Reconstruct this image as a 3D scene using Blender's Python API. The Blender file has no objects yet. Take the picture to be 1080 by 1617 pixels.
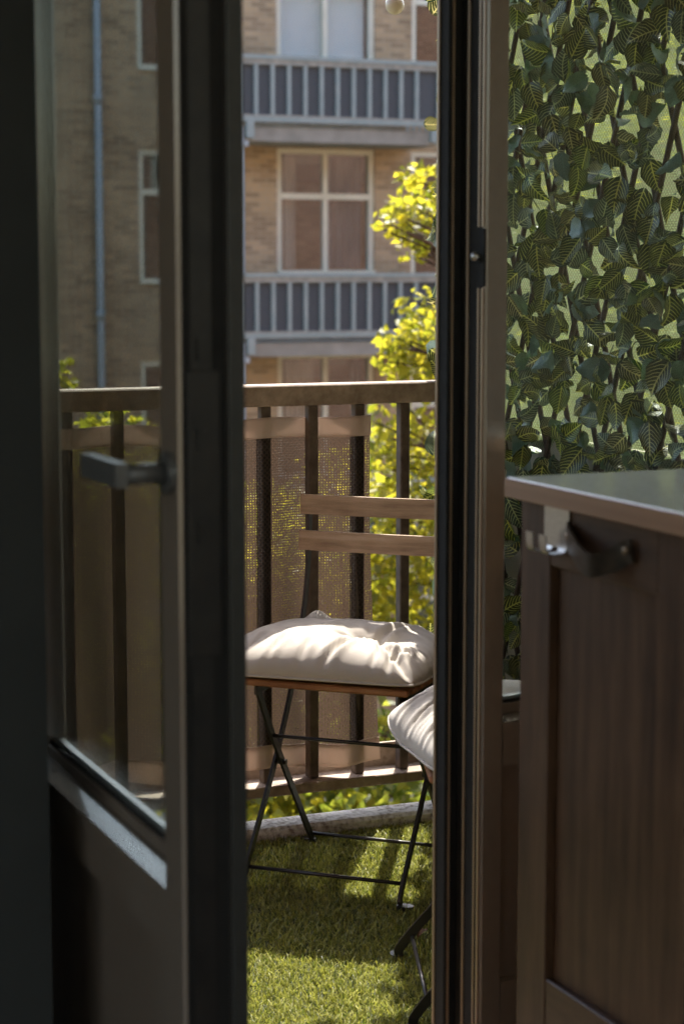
import bpy, math, random
import numpy as np
from mathutils import Vector, noise
R = math.radians
random.seed(7); rng = np.random.default_rng(7)
scene = bpy.context.scene
COL = scene.collection

# ------------------------------------------------------------------ camera
cd = bpy.data.cameras.new('camera'); cam = bpy.data.objects.new('camera', cd); COL.objects.link(cam)
cam.location = (0, 0, 1.29); cam.rotation_euler = (R(90 - 7.0), 0, R(-23))
cd.sensor_fit = 'VERTICAL'; cd.sensor_height = 36; cd.lens = 70.0
cd.clip_start = .05; cd.clip_end = 600
cd.dof.use_dof = True; cd.dof.focus_distance = 4.05; cd.dof.aperture_fstop = 6.0
scene.camera = cam
# ------------------------------------------------------------------ world, sun, exposure
SUN_AZ, SUN_EL = 29.0, 53.0          # azimuth from +Y towards +X
w = bpy.data.worlds.new('World'); scene.world = w; w.use_nodes = True
nt = w.node_tree; bg = nt.nodes['Background']
sky = nt.nodes.new('ShaderNodeTexSky'); sky.sky_type = 'NISHITA'; sky.sun_disc = False
sky.sun_elevation = R(SUN_EL); sky.sun_rotation = R(SUN_AZ); sky.dust_density = 3.0; sky.ozone_density = .6
nt.links.new(sky.outputs[0], bg.inputs[0]); bg.inputs[1].default_value = .15
sl = bpy.data.lights.new('sun', 'SUN'); sun = bpy.data.objects.new('sun', sl); COL.objects.link(sun)
sl.energy = 4.2; sl.angle = R(.5); sl.color = (1, .93, .83)
sdir = Vector((math.sin(R(SUN_AZ)) * math.cos(R(SUN_EL)), math.cos(R(SUN_AZ)) * math.cos(R(SUN_EL)), math.sin(R(SUN_EL))))
sun.rotation_euler = sdir.to_track_quat('Z', 'Y').to_euler(); sun.location = sdir * 30
scene.view_settings.view_transform = 'Standard'; scene.view_settings.look = 'None'
scene.view_settings.exposure = 1.68; scene.view_settings.gamma = 1.0
scene.render.engine = 'CYCLES'
scene.cycles.use_denoising = True; scene.cycles.denoiser = 'OPENIMAGEDENOISE'; scene.cycles.denoising_prefilter = 'FAST'
scene.cycles.max_bounces = 12; scene.cycles.diffuse_bounces = 5; scene.cycles.transparent_max_bounces = 24
scene.cycles.caustics_reflective = False; scene.cycles.caustics_refractive = False
scene.cycles.sample_clamp_indirect = 6

# ------------------------------------------------------------------ materials
def mat(name):
    m = bpy.data.materials.new(name); m.use_nodes = True
    n = m.node_tree.nodes; return m, n, m.node_tree.links, n['Principled BSDF']
def ramp(n, l, src, stops):
    r = n.new('ShaderNodeValToRGB'); e = r.color_ramp.elements
    while len(e) < len(stops): e.new(.5)
    for i, (p, c) in enumerate(stops): e[i].position = p; e[i].color = (*c, 1) if len(c) == 3 else c
    l.new(src, r.inputs[0]); return r.outputs[0]
def coords(n, l, kind='Object', scale=(1, 1, 1), rot=(0, 0, 0)):
    t = n.new('ShaderNodeTexCoord'); mp = n.new('ShaderNodeMapping')
    mp.inputs['Scale'].default_value = scale; mp.inputs['Rotation'].default_value = rot
    l.new(t.outputs[kind], mp.inputs[0]); return mp.outputs[0]
def noise_tex(n, l, vec, scale, detail=4, rough=.55):
    t = n.new('ShaderNodeTexNoise'); t.inputs['Scale'].default_value = scale
    t.inputs['Detail'].default_value = detail; t.inputs['Roughness'].default_value = rough
    if vec: l.new(vec, t.inputs['Vector'])
    return t.outputs[0]
def bump(n, l, b, h, strength=.3, dist=.01):
    bn = n.new('ShaderNodeBump'); bn.inputs['Strength'].default_value = strength; bn.inputs['Distance'].default_value = dist
    l.new(h, bn.inputs['Height']); l.new(bn.outputs[0], b.inputs['Normal'])
def math_n(n, l, op, a, b=None):
    m = n.new('ShaderNodeMath'); m.operation = op
    for i, v in enumerate((a, b)):
        if v is None: continue
        if isinstance(v, (int, float)): m.inputs[i].default_value = v
        else: l.new(v, m.inputs[i])
    return m.outputs[0]
def simple(name, c1, c2, scale=20, rough=.6, metal=0, bumps=.1, stretch=(1, 1, 1), spec=.5, detail=4, bdist=.003, coat=0):
    m, n, l, b = mat(name)
    v = coords(n, l, 'Object', stretch); f = noise_tex(n, l, v, scale, detail)
    l.new(ramp(n, l, f, [(.3, c1), (.7, c2)]), b.inputs['Base Color'])
    b.inputs['Roughness'].default_value = rough; b.inputs['Metallic'].default_value = metal
    b.inputs['Specular IOR Level'].default_value = spec; b.inputs['Coat Weight'].default_value = coat
    if bumps: bump(n, l, b, f, bumps, bdist)
    return m
M = {}
M['door'] = simple('door_paint', (.28, .222, .178), (.30, .240, .192), 60, .30, 0, .03, spec=.5)
q = M['door'].node_tree.nodes['Principled BSDF']; q.inputs['Coat Weight'].default_value = 1; q.inputs['Coat IOR'].default_value = 1.9; q.inputs['Coat Roughness'].default_value = .12
M['sill'] = simple('satin_sill', (.24, .21, .18), (.26, .23, .20), 60, .2, 0, 0)
q = M['sill'].node_tree.nodes['Principled BSDF']; q.inputs['Coat Weight'].default_value = 1; q.inputs['Coat IOR'].default_value = 2.5; q.inputs['Coat Roughness'].default_value = .06
M['frame'] = simple('door_frame_paint', (.045, .047, .045), (.055, .057, .055), 60, .4, 0, .02)
M['lit_trim'] = simple('lit_bronze_trim', (.38, .28, .19), (.44, .33, .23), 40, .35, .3, .02)  # bronze; tan of light caught on ribs and rim is put into the colour
M['gasket'] = simple('rubber_gasket', (.012, .012, .012), (.018, .018, .018), 40, .8, 0, 0)
M['black_metal'] = simple('black_steel', (.014, .014, .015), (.03, .028, .026), 30, .38, .0, .08)
M['handle'] = simple('dark_handle_metal', (.14, .145, .15), (.17, .175, .18), 50, .35, .3, .02)
M['silver'] = simple('brushed_steel', (.5, .48, .45), (.62, .6, .57), 60, .32, .9, .05, (1, 1, 12))
M['spacer'] = simple('aluminium_spacer', (.55, .57, .58), (.65, .67, .68), 60, .4, .5, 0)
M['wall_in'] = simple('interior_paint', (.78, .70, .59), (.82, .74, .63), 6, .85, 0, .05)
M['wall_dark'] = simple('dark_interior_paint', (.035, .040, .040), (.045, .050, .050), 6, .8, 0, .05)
M['ceil'] = simple('ceiling_paint', (.80, .77, .72), (.84, .81, .76), 6, .9, 0, .05)
M['concrete'] = simple('concrete', (.30, .28, .25), (.45, .42, .38), 9, .9, 0, .3, bdist=.01)
M['bconcrete'] = simple('balcony_slab_concrete', (.26, .25, .21), (.40, .38, .33), 3, .9, 0, .3, bdist=.02)
M['bark'] = simple('bark', (.05, .035, .025), (.13, .10, .075), 14, .9, 0, .6, (1, 1, .25), bdist=.03)
M['stick'] = simple('willow_stick', (.030, .016, .012), (.075, .038, .028), 60, .6, 0, .3, (1, 1, .2))
M['leather'] = simple('black_leather', (.014, .011, .008), (.055, .036, .022), 60, .38, 0, .25, bdist=.002)
M['board'] = simple('partition_board', (.42, .36, .28), (.52, .45, .36), 7, .8, 0, .1, (1, 1, .3))
M['frame_green'] = simple('window_frame_paint', (.66, .66, .52), (.76, .75, .61), 4, .5, 0, 0)
M['bal_paint'] = simple('balcony_rail_paint', (.26, .33, .32), (.34, .39, .37), 5, .5, 0, 0)
M['bal_cream'] = simple('mottled_rail_cap', (.24, .25, .22), (.42, .40, .34), 9, .7, 0, 0)
M['bal_panel'] = simple('balcony_cloth', (.075, .085, .092), (.095, .105, .112), 30, .8, 0, .1)
M['pipe'] = simple('grey_pipe', (.36, .42, .44), (.45, .50, .52), 3, .5, 0, 0)
M['blind'] = simple('white_blind', (.60, .68, .72), (.66, .73, .76), 2, .7, 0, 0)
M['curtain'] = simple('grey_curtain', (.10, .11, .13), (.25, .26, .28), 5, .8, 0, 0, (6, 1, .2))
M['pale_curtain'] = simple('pale_curtain', (.55, .47, .40), (.72, .64, .56), 5, .8, 0, 0, (6, 1, .2))
M['roof'] = simple('flat_roof_felt', (.05, .05, .05), (.08, .08, .08), 5, .9)
M['ground'] = simple('courtyard_ground', (.05, .06, .03), (.13, .12, .09), .8, .95, 0, .3)
M['paving'] = simple('courtyard_paving', (.18, .16, .14), (.28, .26, .23), 1.5, .9, 0, .2)
M['floor_in'] = simple('kitchen_floor', (.22, .15, .095), (.34, .24, .155), 7, .45, 0, .1, (1, .15, 1))
M['bulb'] = simple('frosted_bulb', (.75, .68, .52), (.8, .74, .6), 8, .2, 0, 0)
M['white_frame'] = simple('white_window_frame', (.68, .67, .63), (.74, .73, .69), 5, .5, 0, 0)
M['dark_pane'] = simple('dark_window_pane', (.02, .025, .03), (.04, .045, .05), 2, .05, 0, 0)
M['button'] = simple('cushion_button', (.38, .34, .29), (.45, .41, .35), 80, .9)
M['copper_edge'] = simple('brown_edge_strip', (.36, .20, .12), (.44, .26, .16), 25, .5, 0, .05, (1, .1, 4))

def rail_mat(name='weathered_rail', k=1.0):
    m, n, l, b = mat(name)
    v = coords(n, l, 'Object', (1, 1, 1)); f = noise_tex(n, l, v, 9, 8, .65); g = noise_tex(n, l, v, 55, 4, .6)
    mx = math_n(n, l, 'ADD', math_n(n, l, 'MULTIPLY', f, .7), math_n(n, l, 'MULTIPLY', g, .3))
    l.new(ramp(n, l, mx, [(p_, tuple(k * q_ for q_ in c_)) for p_, c_ in ((.30, (.10, .07, .05)), (.48, (.21, .165, .13)), (.60, (.30, .245, .195)), (.72, (.14, .10, .075)))]), b.inputs['Base Color'])
    b.inputs['Roughness'].default_value = .75; b.inputs['Specular IOR Level'].default_value = .3; bump(n, l, b, g, .25, .003); return m
M['rail'] = rail_mat('weathered_rail', 1.4); M['baluster'] = rail_mat('dark_baluster', .5)
def wood(name, c1, c2, c3, axis=0, rough=.6, scale=1.0, bstr=.25, coat=0.):
    m, n, l, b = mat(name)
    st = [14, 14, 14]; st[axis] = 1.2
    v = coords(n, l, 'Object', tuple(s * scale for s in st)); f = noise_tex(n, l, v, 3.2, 9, .7)
    v2 = coords(n, l, 'Object', (1, 1, 1)); g = noise_tex(n, l, v2, 7 * scale, 3, .6)
    mx = math_n(n, l, 'ADD', math_n(n, l, 'MULTIPLY', f, .72), math_n(n, l, 'MULTIPLY', g, .28))
    l.new(ramp(n, l, mx, [(.33, c1), (.5, c2), (.66, c3)]), b.inputs['Base Color'])
    b.inputs['Roughness'].default_value = rough; b.inputs['Specular IOR Level'].default_value = .35; b.inputs['Coat Weight'].default_value = coat; b.inputs['Coat Roughness'].default_value = .4
    bump(n, l, b, f, bstr, .002); return m
M['slat'] = wood('weathered_acacia', (.20, .125, .075), (.44, .31, .20), (.58, .45, .33), 0, .6)
M['seat_slat'] = wood('oiled_acacia', (.14, .05, .025), (.30, .13, .065), (.42, .22, .12), 0, .5)
M['cab'] = wood('dark_brown_oak', (.036, .016, .008), (.086, .042, .021), (.15, .080, .043), 2, .5, .8, .2)
M['cab_h'] = wood('dark_brown_oak_across', (.034, .015, .008), (.078, .038, .019), (.12, .063, .034), 1, .46, .8, .12)

def brick_mat(name, c1, c2, mortar, bw=.22, bh=.066, axes='xz'):
    m, n, l, b = mat(name)
    t = n.new('ShaderNodeTexCoord'); s = n.new('ShaderNodeSeparateXYZ'); c = n.new('ShaderNodeCombineXYZ')
    l.new(t.outputs['Object'], s.inputs[0]); l.new(s.outputs[0], c.inputs[0]); l.new(s.outputs[2], c.inputs[1])
    br = n.new('ShaderNodeTexBrick'); l.new(c.outputs[0], br.inputs['Vector'])
    br.inputs['Color1'].default_value = (*c1, 1); br.inputs['Color2'].default_value = (*c2, 1); br.inputs['Mortar'].default_value = (*mortar, 1)
    br.inputs['Scale'].default_value = 1; br.inputs['Brick Width'].default_value = bw; br.inputs['Row Height'].default_value = bh
    br.inputs['Mortar Size'].default_value = .007; br.inputs['Bias'].default_value = -.1
    f = noise_tex(n, l, t.outputs['Object'], .9, 6, .6)
    mx = n.new('ShaderNodeMixRGB'); mx.blend_type = 'MULTIPLY'; mx.inputs[0].default_value = .8
    l.new(br.outputs[0], mx.inputs[1]); l.new(ramp(n, l, f, [(.3, (.72, .70, .68)), (.7, (1.15, 1.12, 1.1))]), mx.inputs[2])
    l.new(mx.outputs[0], b.inputs['Base Color']); b.inputs['Roughness'].default_value = .88
    inv = math_n(n, l, 'SUBTRACT', 1, br.outputs['Fac']); bump(n, l, b, inv, .5, .008); return m
M['brick'] = brick_mat('brown_brick', (.52, .39, .225), (.30, .215, .125), (.48, .41, .29))
M['brick_red'] = brick_mat('red_brick', (.33, .17, .12), (.25, .125, .09), (.36, .31, .26))

def glass_mat(name, tint=(.93, .96, .95), ior=1.5):
    m, n, l, b = mat(name); n.remove(b); out = n['Material Output']
    tr = n.new('ShaderNodeBsdfTransparent'); tr.inputs[0].default_value = (*tint, 1)
    gl = n.new('ShaderNodeBsdfGlossy'); gl.inputs['Roughness'].default_value = .01
    fr = n.new('ShaderNodeFresnel'); gm = n.new('ShaderNodeNewGeometry')
    io = n.new('ShaderNodeMapRange'); io.inputs[3].default_value = ior; io.inputs[4].default_value = 1 / ior     # same reflectance from both sides of the sheet
    l.new(gm.outputs['Backfacing'], io.inputs[0]); l.new(io.outputs[0], fr.inputs[0])
    mx = n.new('ShaderNodeMixShader'); l.new(fr.outputs[0], mx.inputs[0]); l.new(tr.outputs[0], mx.inputs[1]); l.new(gl.outputs[0], mx.inputs[2])
    l.new(mx.outputs[0], out.inputs[0]); return m
M['glass'] = glass_mat('window_glass')
def coated_glass():
    m, n, l, b = mat('coated_window_glass'); n.remove(b); out = n['Material Output']
    tr = n.new('ShaderNodeBsdfTransparent'); tr.inputs[0].default_value = (.75, .80, .80, 1)
    gl = n.new('ShaderNodeBsdfGlossy'); gl.inputs['Roughness'].default_value = .035; gl.inputs[0].default_value = (.95, .97, .97, 1)
    mx = n.new('ShaderNodeMixShader'); mx.inputs[0].default_value = .075
    l.new(tr.outputs[0], mx.inputs[1]); l.new(gl.outputs[0], mx.inputs[2]); l.new(mx.outputs[0], out.inputs[0]); return m
M['pane_far'] = coated_glass()
def counter_mat():
    m, n, l, b = mat('polished_counter')
    f = noise_tex(n, l, coords(n, l), 140, 3)
    l.new(ramp(n, l, f, [(.35, (.70, .74, .72)), (.65, (.80, .84, .82))]), b.inputs['Base Color'])
    b.inputs['Roughness'].default_value = .12; b.inputs['Specular IOR Level'].default_value = .5; return m
M['counter'] = counter_mat()

def weave_mat(name, pitch, thread, cols, trans, hole_noise=.25, tones=1.0):
    """woven cloth; UV in metres. holes are truly open"""
    m, n, l, b = mat(name); out = n['Material Output']
    t = n.new('ShaderNodeTexCoord'); s = n.new('ShaderNodeSeparateXYZ')
    nz = n.new('ShaderNodeTexNoise'); nz.inputs['Scale'].default_value = 35; nz.inputs['Detail'].default_value = 2; l.new(t.outputs['UV'], nz.inputs['Vector'])
    off = n.new('ShaderNodeVectorMath'); off.operation = 'SCALE'; off.inputs['Scale'].default_value = pitch * .9; l.new(nz.outputs['Color'], off.inputs[0])
    ad = n.new('ShaderNodeVectorMath'); ad.operation = 'ADD'; l.new(t.outputs['UV'], ad.inputs[0]); l.new(off.outputs[0], ad.inputs[1])
    l.new(ad.outputs[0], s.inputs[0])
    def cell(o):
        f = math_n(n, l, 'FRACT', math_n(n, l, 'DIVIDE', o, pitch)); return math_n(n, l, 'ABSOLUTE', math_n(n, l, 'SUBTRACT', f, .5))
    cu, cv = cell(s.outputs[0]), cell(s.outputs[1])
    h2 = n.new('ShaderNodeTexNoise'); h2.inputs['Scale'].default_value = 1 / pitch * .9; l.new(t.outputs['UV'], h2.inputs['Vector'])
    thr = math_n(n, l, 'ADD', thread - hole_noise / 2, math_n(n, l, 'MULTIPLY', h2.outputs[0], hole_noise))
    hole = math_n(n, l, 'GREATER_THAN', math_n(n, l, 'MINIMUM', cu, cv), thr)
    big = noise_tex(n, l, t.outputs['UV'], 6, 4)
    par = math_n(n, l, 'ABSOLUTE', math_n(n, l, 'MODULO', math_n(n, l, 'ADD', math_n(n, l, 'FLOOR', math_n(n, l, 'DIVIDE', s.outputs[0], pitch)), math_n(n, l, 'FLOOR', math_n(n, l, 'DIVIDE', s.outputs[1], pitch))), 2))  # alternate threads; lighter ones paint in the bright glints of the weave
    tone = n.new('ShaderNodeMixRGB'); tone.blend_type = 'MULTIPLY'; tone.inputs[0].default_value = 1
    l.new(ramp(n, l, big, [(.3, cols[0]), (.7, cols[1])]), tone.inputs[1]); l.new(ramp(n, l, par, [(.4, (.45 / tones, .45 / tones, .45 / tones)), (.6, (1.0 * tones, 1.0 * tones, 1.0 * tones))]), tone.inputs[2])
    l.new(tone.outputs[0], b.inputs['Base Color'])
    b.inputs['Roughness'].default_value = .6
    hb = math_n(n, l, 'ADD', cu, cv); bump(n, l, b, hb, .6, .002)
    tl = n.new('ShaderNodeBsdfTranslucent'); tl.inputs[0].default_value = (*trans, 1)
    a1 = n.new('ShaderNodeMixShader'); a1.inputs[0].default_value = .45; l.new(b.outputs[0], a1.inputs[1]); l.new(tl.outputs[0], a1.inputs[2])
    tr = n.new('ShaderNodeBsdfTransparent'); mx = n.new('ShaderNodeMixShader')
    l.new(hole, mx.inputs[0]); l.new(a1.outputs[0], mx.inputs[1]); l.new(tr.outputs[0], mx.inputs[2]); l.new(mx.outputs[0], out.inputs[0]); return m
M['mesh'] = weave_mat('brown_shade_mesh', .0058, .36, ((.022, .0155, .0115), (.044, .031, .023)), (.070, .046, .032), .5, 2.6)
M['net'] = weave_mat('pale_shade_net', .0050, .26, ((.30, .34, .22), (.42, .46, .33)), (.30, .36, .17), .4, 1.5)

def cloth_mat(name, c1, c2, trans=None, tw=.0, weave=900, wdist=.0008):
    m, n, l, b = mat(name); out = n['Material Output']
    v = coords(n, l); f = noise_tex(n, l, v, 9, 5); l.new(ramp(n, l, f, [(.3, c1), (.7, c2)]), b.inputs['Base Color'])
    b.inputs['Roughness'].default_value = .92; b.inputs['Specular IOR Level'].default_value = .15; b.inputs['Sheen Weight'].default_value = .15
    wv = n.new('ShaderNodeTexWave'); wv.inputs['Scale'].default_value = weave / 6.28; wv.inputs['Distortion'].default_value = 1; wv.bands_direction = 'DIAGONAL'; l.new(v, wv.inputs['Vector'])
    g = noise_tex(n, l, v, 260, 3)
    bump(n, l, b, math_n(n, l, 'ADD', wv.outputs['Fac'], g), .35, wdist)
    if trans:
        tl = n.new('ShaderNodeBsdfTranslucent'); tl.inputs[0].default_value = (*trans, 1)
        mx = n.new('ShaderNodeMixShader'); mx.inputs[0].default_value = tw; l.new(b.outputs[0], mx.inputs[1]); l.new(tl.outputs[0], mx.inputs[2]); l.new(mx.outputs[0], out.inputs[0])
    return m
M['cushion'] = cloth_mat('linen_cushion', (.46, .42, .37), (.53, .49, .44))
M['hem'] = cloth_mat('beige_hem', (.68, .56, .48), (.76, .64, .56), (.6, .5, .43), .35)

def foliage(name, c1, c2, trans, tw=.45, rough=.5):
    m, n, l, b = mat(name); out = n['Material Output']
    a = n.new('ShaderNodeAttribute'); a.attribute_name = 'rnd'
    l.new(ramp(n, l, a.outputs['Fac'], [(0, c1), (1, c2)]), b.inputs['Base Color']); b.inputs['Roughness'].default_value = rough
    tl = n.new('ShaderNodeBsdfTranslucent'); l.new(ramp(n, l, a.outputs['Fac'], [(0, trans[0]), (1, trans[1])]), tl.inputs[0])
    mx = n.new('ShaderNodeMixShader'); mx.inputs[0].default_value = tw; l.new(b.outputs[0], mx.inputs[1]); l.new(tl.outputs[0], mx.inputs[2]); l.new(mx.outputs[0], out.inputs[0]); return m
M['leaf_y'] = foliage('yellow_green_leaves', (.07, .10, .012), (.26, .27, .02), ((.23, .28, .02), (.80, .69, .05)), .52)
M['leaf_g'] = foliage('green_leaves', (.05, .09, .012), (.16, .19, .02), ((.16, .26, .02), (.55, .55, .06)), .5)
M['grass'] = foliage('plastic_grass', (.044, .066, .008), (.54, .53, .14), ((.10, .16, .015), (.58, .58, .10)), .28, .34)
M['turf_base'] = simple('turf_backing', (.02, .03, .008), (.05, .06, .018), 200, .9)

def ivy_mat(name, dark, mid, vein, back):
    """leaf UV: x across (0..1, midrib .5), y along (0 base..1 tip)"""
    m, n, l, b = mat(name); out = n['Material Output']
    t = n.new('ShaderNodeTexCoord'); s = n.new('ShaderNodeSeparateXYZ'); l.new(t.outputs['UV'], s.inputs[0])
    ax = math_n(n, l, 'ABSOLUTE', math_n(n, l, 'SUBTRACT', s.outputs[0], .5))
    sq = math_n(n, l, 'POWER', ax, 1.35)
    ph = math_n(n, l, 'SUBTRACT', s.outputs[1], math_n(n, l, 'MULTIPLY', sq, 1.15))
    nz = noise_tex(n, l, t.outputs['UV'], 5, 2)
    ph = math_n(n, l, 'ADD', ph, math_n(n, l, 'MULTIPLY', nz, .05))
    fr = math_n(n, l, 'FRACT', math_n(n, l, 'MULTIPLY', ph, 8.5))
    side = math_n(n, l, 'ABSOLUTE', math_n(n, l, 'SUBTRACT', fr, .5))
    v1 = n.new('ShaderNodeMapRange'); v1.inputs[1].default_value = .065; v1.inputs[2].default_value = .145; v1.inputs[3].default_value = 1; v1.inputs[4].default_value = 0; l.new(side, v1.inputs[0])
    v2 = n.new('ShaderNodeMapRange'); v2.inputs[1].default_value = .015; v2.inputs[2].default_value = .035; v2.inputs[3].default_value = 1; v2.inputs[4].default_value = 0; l.new(ax, v2.inputs[0])
    fade = n.new('ShaderNodeMapRange'); fade.inputs[1].default_value = .30; fade.inputs[2].default_value = .48; fade.inputs[3].default_value = 1; fade.inputs[4].default_value = .15; l.new(ax, fade.inputs[0])
    vv = math_n(n, l, 'MAXIMUM', math_n(n, l, 'MULTIPLY', v1.outputs[0], fade.outputs[0]), v2.outputs[0])
    base = ramp(n, l, noise_tex(n, l, t.outputs['UV'], 3, 3), [(.35, dark), (.65, mid)])
    mx = n.new('ShaderNodeMixRGB'); l.new(vv, mx.inputs[0]); l.new(base, mx.inputs[1]); mx.inputs[2].default_value = (*vein, 1)
    gm = n.new('ShaderNodeNewGeometry'); mb = n.new('ShaderNodeMixRGB'); l.new(gm.outputs['Backfacing'], mb.inputs[0]); l.new(mx.outputs[0], mb.inputs[1])
    bk = n.new('ShaderNodeMixRGB'); l.new(math_n(n, l, 'MULTIPLY', vv, .45), bk.inputs[0]); bk.inputs[1].default_value = (*back, 1); bk.inputs[2].default_value = tuple(min(1, q * 1.7) for q in back) + (1,)
    l.new(bk.outputs[0], mb.inputs[2]); l.new(mb.outputs[0], b.inputs['Base Color'])
    b.inputs['Roughness'].default_value = .36; b.inputs['Specular IOR Level'].default_value = .5
    bump(n, l, b, vv, .3, .001)
    tl = n.new('ShaderNodeBsdfTranslucent'); l.new(mb.outputs[0], tl.inputs[0])
    ms = n.new('ShaderNodeMixShader'); ms.inputs[0].default_value = .22; l.new(b.outputs[0], ms.inputs[1]); l.new(tl.outputs[0], ms.inputs[2]); l.new(ms.outputs[0], out.inputs[0]); return m
M['ivy'] = [ivy_mat('ivy_leaf_dark', (.016, .034, .010), (.034, .058, .016), (.70, .66, .16), (.11, .17, .13)),
            ivy_mat('ivy_leaf_olive', (.026, .036, .012), (.050, .058, .020), (.70, .62, .24), (.09, .15, .08)),
            ivy_mat('ivy_leaf_fresh', (.020, .056, .010), (.042, .094, .016), (.74, .76, .14), (.10, .17, .08)),
            ivy_mat('ivy_leaf_blue', (.020, .046, .032), (.048, .082, .062), (.55, .58, .28), (.14, .20, .18))]

# ------------------------------------------------------------------ mesh helpers
class MB:
    def __init__(s): s.v = []; s.f = []; s.m = []
    def face(s, idx, mi=0): s.f.append(tuple(idx)); s.m.append(mi)
    def box(s, x0, x1, y0, y1, z0, z1, bev=0):
        if bev <= 0:
            o = len(s.v)
            s.v += [(x, y, z) for z in (z0, z1) for x, y in ((x0, y0), (x1, y0), (x1, y1), (x0, y1))]
            for f in ((3, 2, 1, 0), (4, 5, 6, 7), (0, 1, 5, 4), (1, 2, 6, 5), (2, 3, 7, 6), (3, 0, 4, 7)): s.face([o + i for i in f])
            return s
        o = len(s.v); b = bev
        def P(ix, iy, iz, ax):
            X = (x0, x1)[ix]; Y = (y0, y1)[iy]; Z = (z0, z1)[iz]; sx = (1, -1)[ix]; sy = (1, -1)[iy]; sz = (1, -1)[iz]
            return (X + (0 if ax == 0 else sx * b), Y + (0 if ax == 1 else sy * b), Z + (0 if ax == 2 else sz * b))
        ids = {}
        for ix in (0, 1):
            for iy in (0, 1):
                for iz in (0, 1):
                    for ax in range(3): ids[ix, iy, iz, ax] = len(s.v); s.v.append(P(ix, iy, iz, ax))
        def q(*k): s.face([ids[i] for i in k])
        for i in (0, 1):
            c = [(i, 0, 0, 0), (i, 1, 0, 0), (i, 1, 1, 0), (i, 0, 1, 0)]; q(*(c if i else c[::-1]))
            c = [(0, i, 0, 1), (0, i, 1, 1), (1, i, 1, 1), (1, i, 0, 1)]; q(*(c if i else c[::-1]))
            c = [(0, 0, i, 2), (1, 0, i, 2), (1, 1, i, 2), (0, 1, i, 2)]; q(*(c if i else c[::-1]))
        for a in (0, 1):
            for c in (0, 1):
                e = [(a, c, 0, 0), (a, c, 1, 0), (a, c, 1, 1), (a, c, 0, 1)]; q(*(e if a ^ c else e[::-1]))
                e = [(a, 0, c, 0), (a, 1, c, 0), (a, 1, c, 2), (a, 0, c, 2)]; q(*(e[::-1] if a ^ c else e))
                e = [(0, a, c, 1), (1, a, c, 1), (1, a, c, 2), (0, a, c, 2)]; q(*(e if a ^ c else e[::-1]))
        for ix in (0, 1):
            for iy in (0, 1):
                for iz in (0, 1):
                    e = [(ix, iy, iz, 0), (ix, iy, iz, 1), (ix, iy, iz, 2)]; q(*(e if (ix + iy + iz) % 2 else e[::-1]))
        return s
    def prism(s, poly, fn, a, b):
        """poly [(p,q)] swept from a to b; fn(p,q,t)->xyz"""
        o = len(s.v); k = len(poly)
        s.v += [fn(p, q, a) for p, q in poly] + [fn(p, q, b) for p, q in poly]
        for i in range(k): j = (i + 1) % k; s.face((o + i, o + j, o + k + j, o + k + i))
        s.face([o + i for i in range(k)][::-1]); s.face([o + k + i for i in range(k)])
        return s
    def sweep(s, pts, wd, ht, side=(0, 0, 1), n=4, taper=None):
        """sweep along pts: n==4 flat bar (wd along side vector, ht across), else round tube of radius wd"""
        pts = [Vector(p) for p in pts]; side = Vector(side); o = len(s.v); K = len(pts)
        for i, p in enumerate(pts):
            t = (pts[min(i + 1, K - 1)] - pts[max(i - 1, 0)]).normalized()
            a = side - t * side.dot(t)
            if a.length < 1e-5: a = t.orthogonal()
            a.normalize(); c = t.cross(a); k = 1 if taper is None else taper[i]
            if n == 4:
                for u, v2 in ((-1, -1), (1, -1), (1, 1), (-1, 1)): s.v.append(tuple(p + a * (u * wd * k / 2) + c * (v2 * ht * k / 2)))
            else:
                for j in range(n): th = 2 * math.pi * j / n; s.v.append(tuple(p + a * (math.cos(th) * wd * k) + c * (math.sin(th) * wd * k)))
        for i in range(K - 1):
            for j in range(n): jj = (j + 1) % n; s.face((o + i * n + j, o + i * n + jj, o + (i + 1) * n + jj, o + (i + 1) * n + j))
        s.face([o + j for j in range(n)][::-1]); s.face([o + (K - 1) * n + j for j in range(n)])
        return s
    def mesh(s, name, m, smooth=False):
        me = bpy.data.meshes.new(name); me.from_pydata(s.v, [], s.f); me.validate(); me.update()
        for q in (m if isinstance(m, (list, tuple)) else [m]): me.materials.append(q)
        if any(s.m) and len(s.m) == len(me.polygons): me.polygons.foreach_set('material_index', s.m)
        if smooth: me.polygons.foreach_set('use_smooth', [True] * len(me.polygons))
        return me
    def build(s, name, m, parent=None, smooth=False, loc=None):
        return put(name, s.mesh(name, m, smooth), parent, loc)
def put(name, me, parent=None, loc=None, rot=None):
    o = bpy.data.objects.new(name, me); COL.objects.link(o)
    if parent: o.parent = parent
    if loc: o.location = loc
    if rot: o.rotation_euler = rot
    return o
def box(name, m, parent, *a, bev=0): return MB().box(*a, bev=bev).build(name, m, parent)
def tag(o, label=None, cat=None, group=None, kind=None):
    for k, v in (('label', label), ('category', cat), ('group', group), ('kind', kind)):
        if v: o[k] = v
    return o
def empty(name, loc, rz=0):
    e = bpy.data.objects.new(name, None); COL.objects.link(e); e.location = loc; e.rotation_euler = (0, 0, rz); e.empty_display_size = .05; return e
def struct(name, mb, m): return tag(mb.build(name, m), kind='structure')
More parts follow.
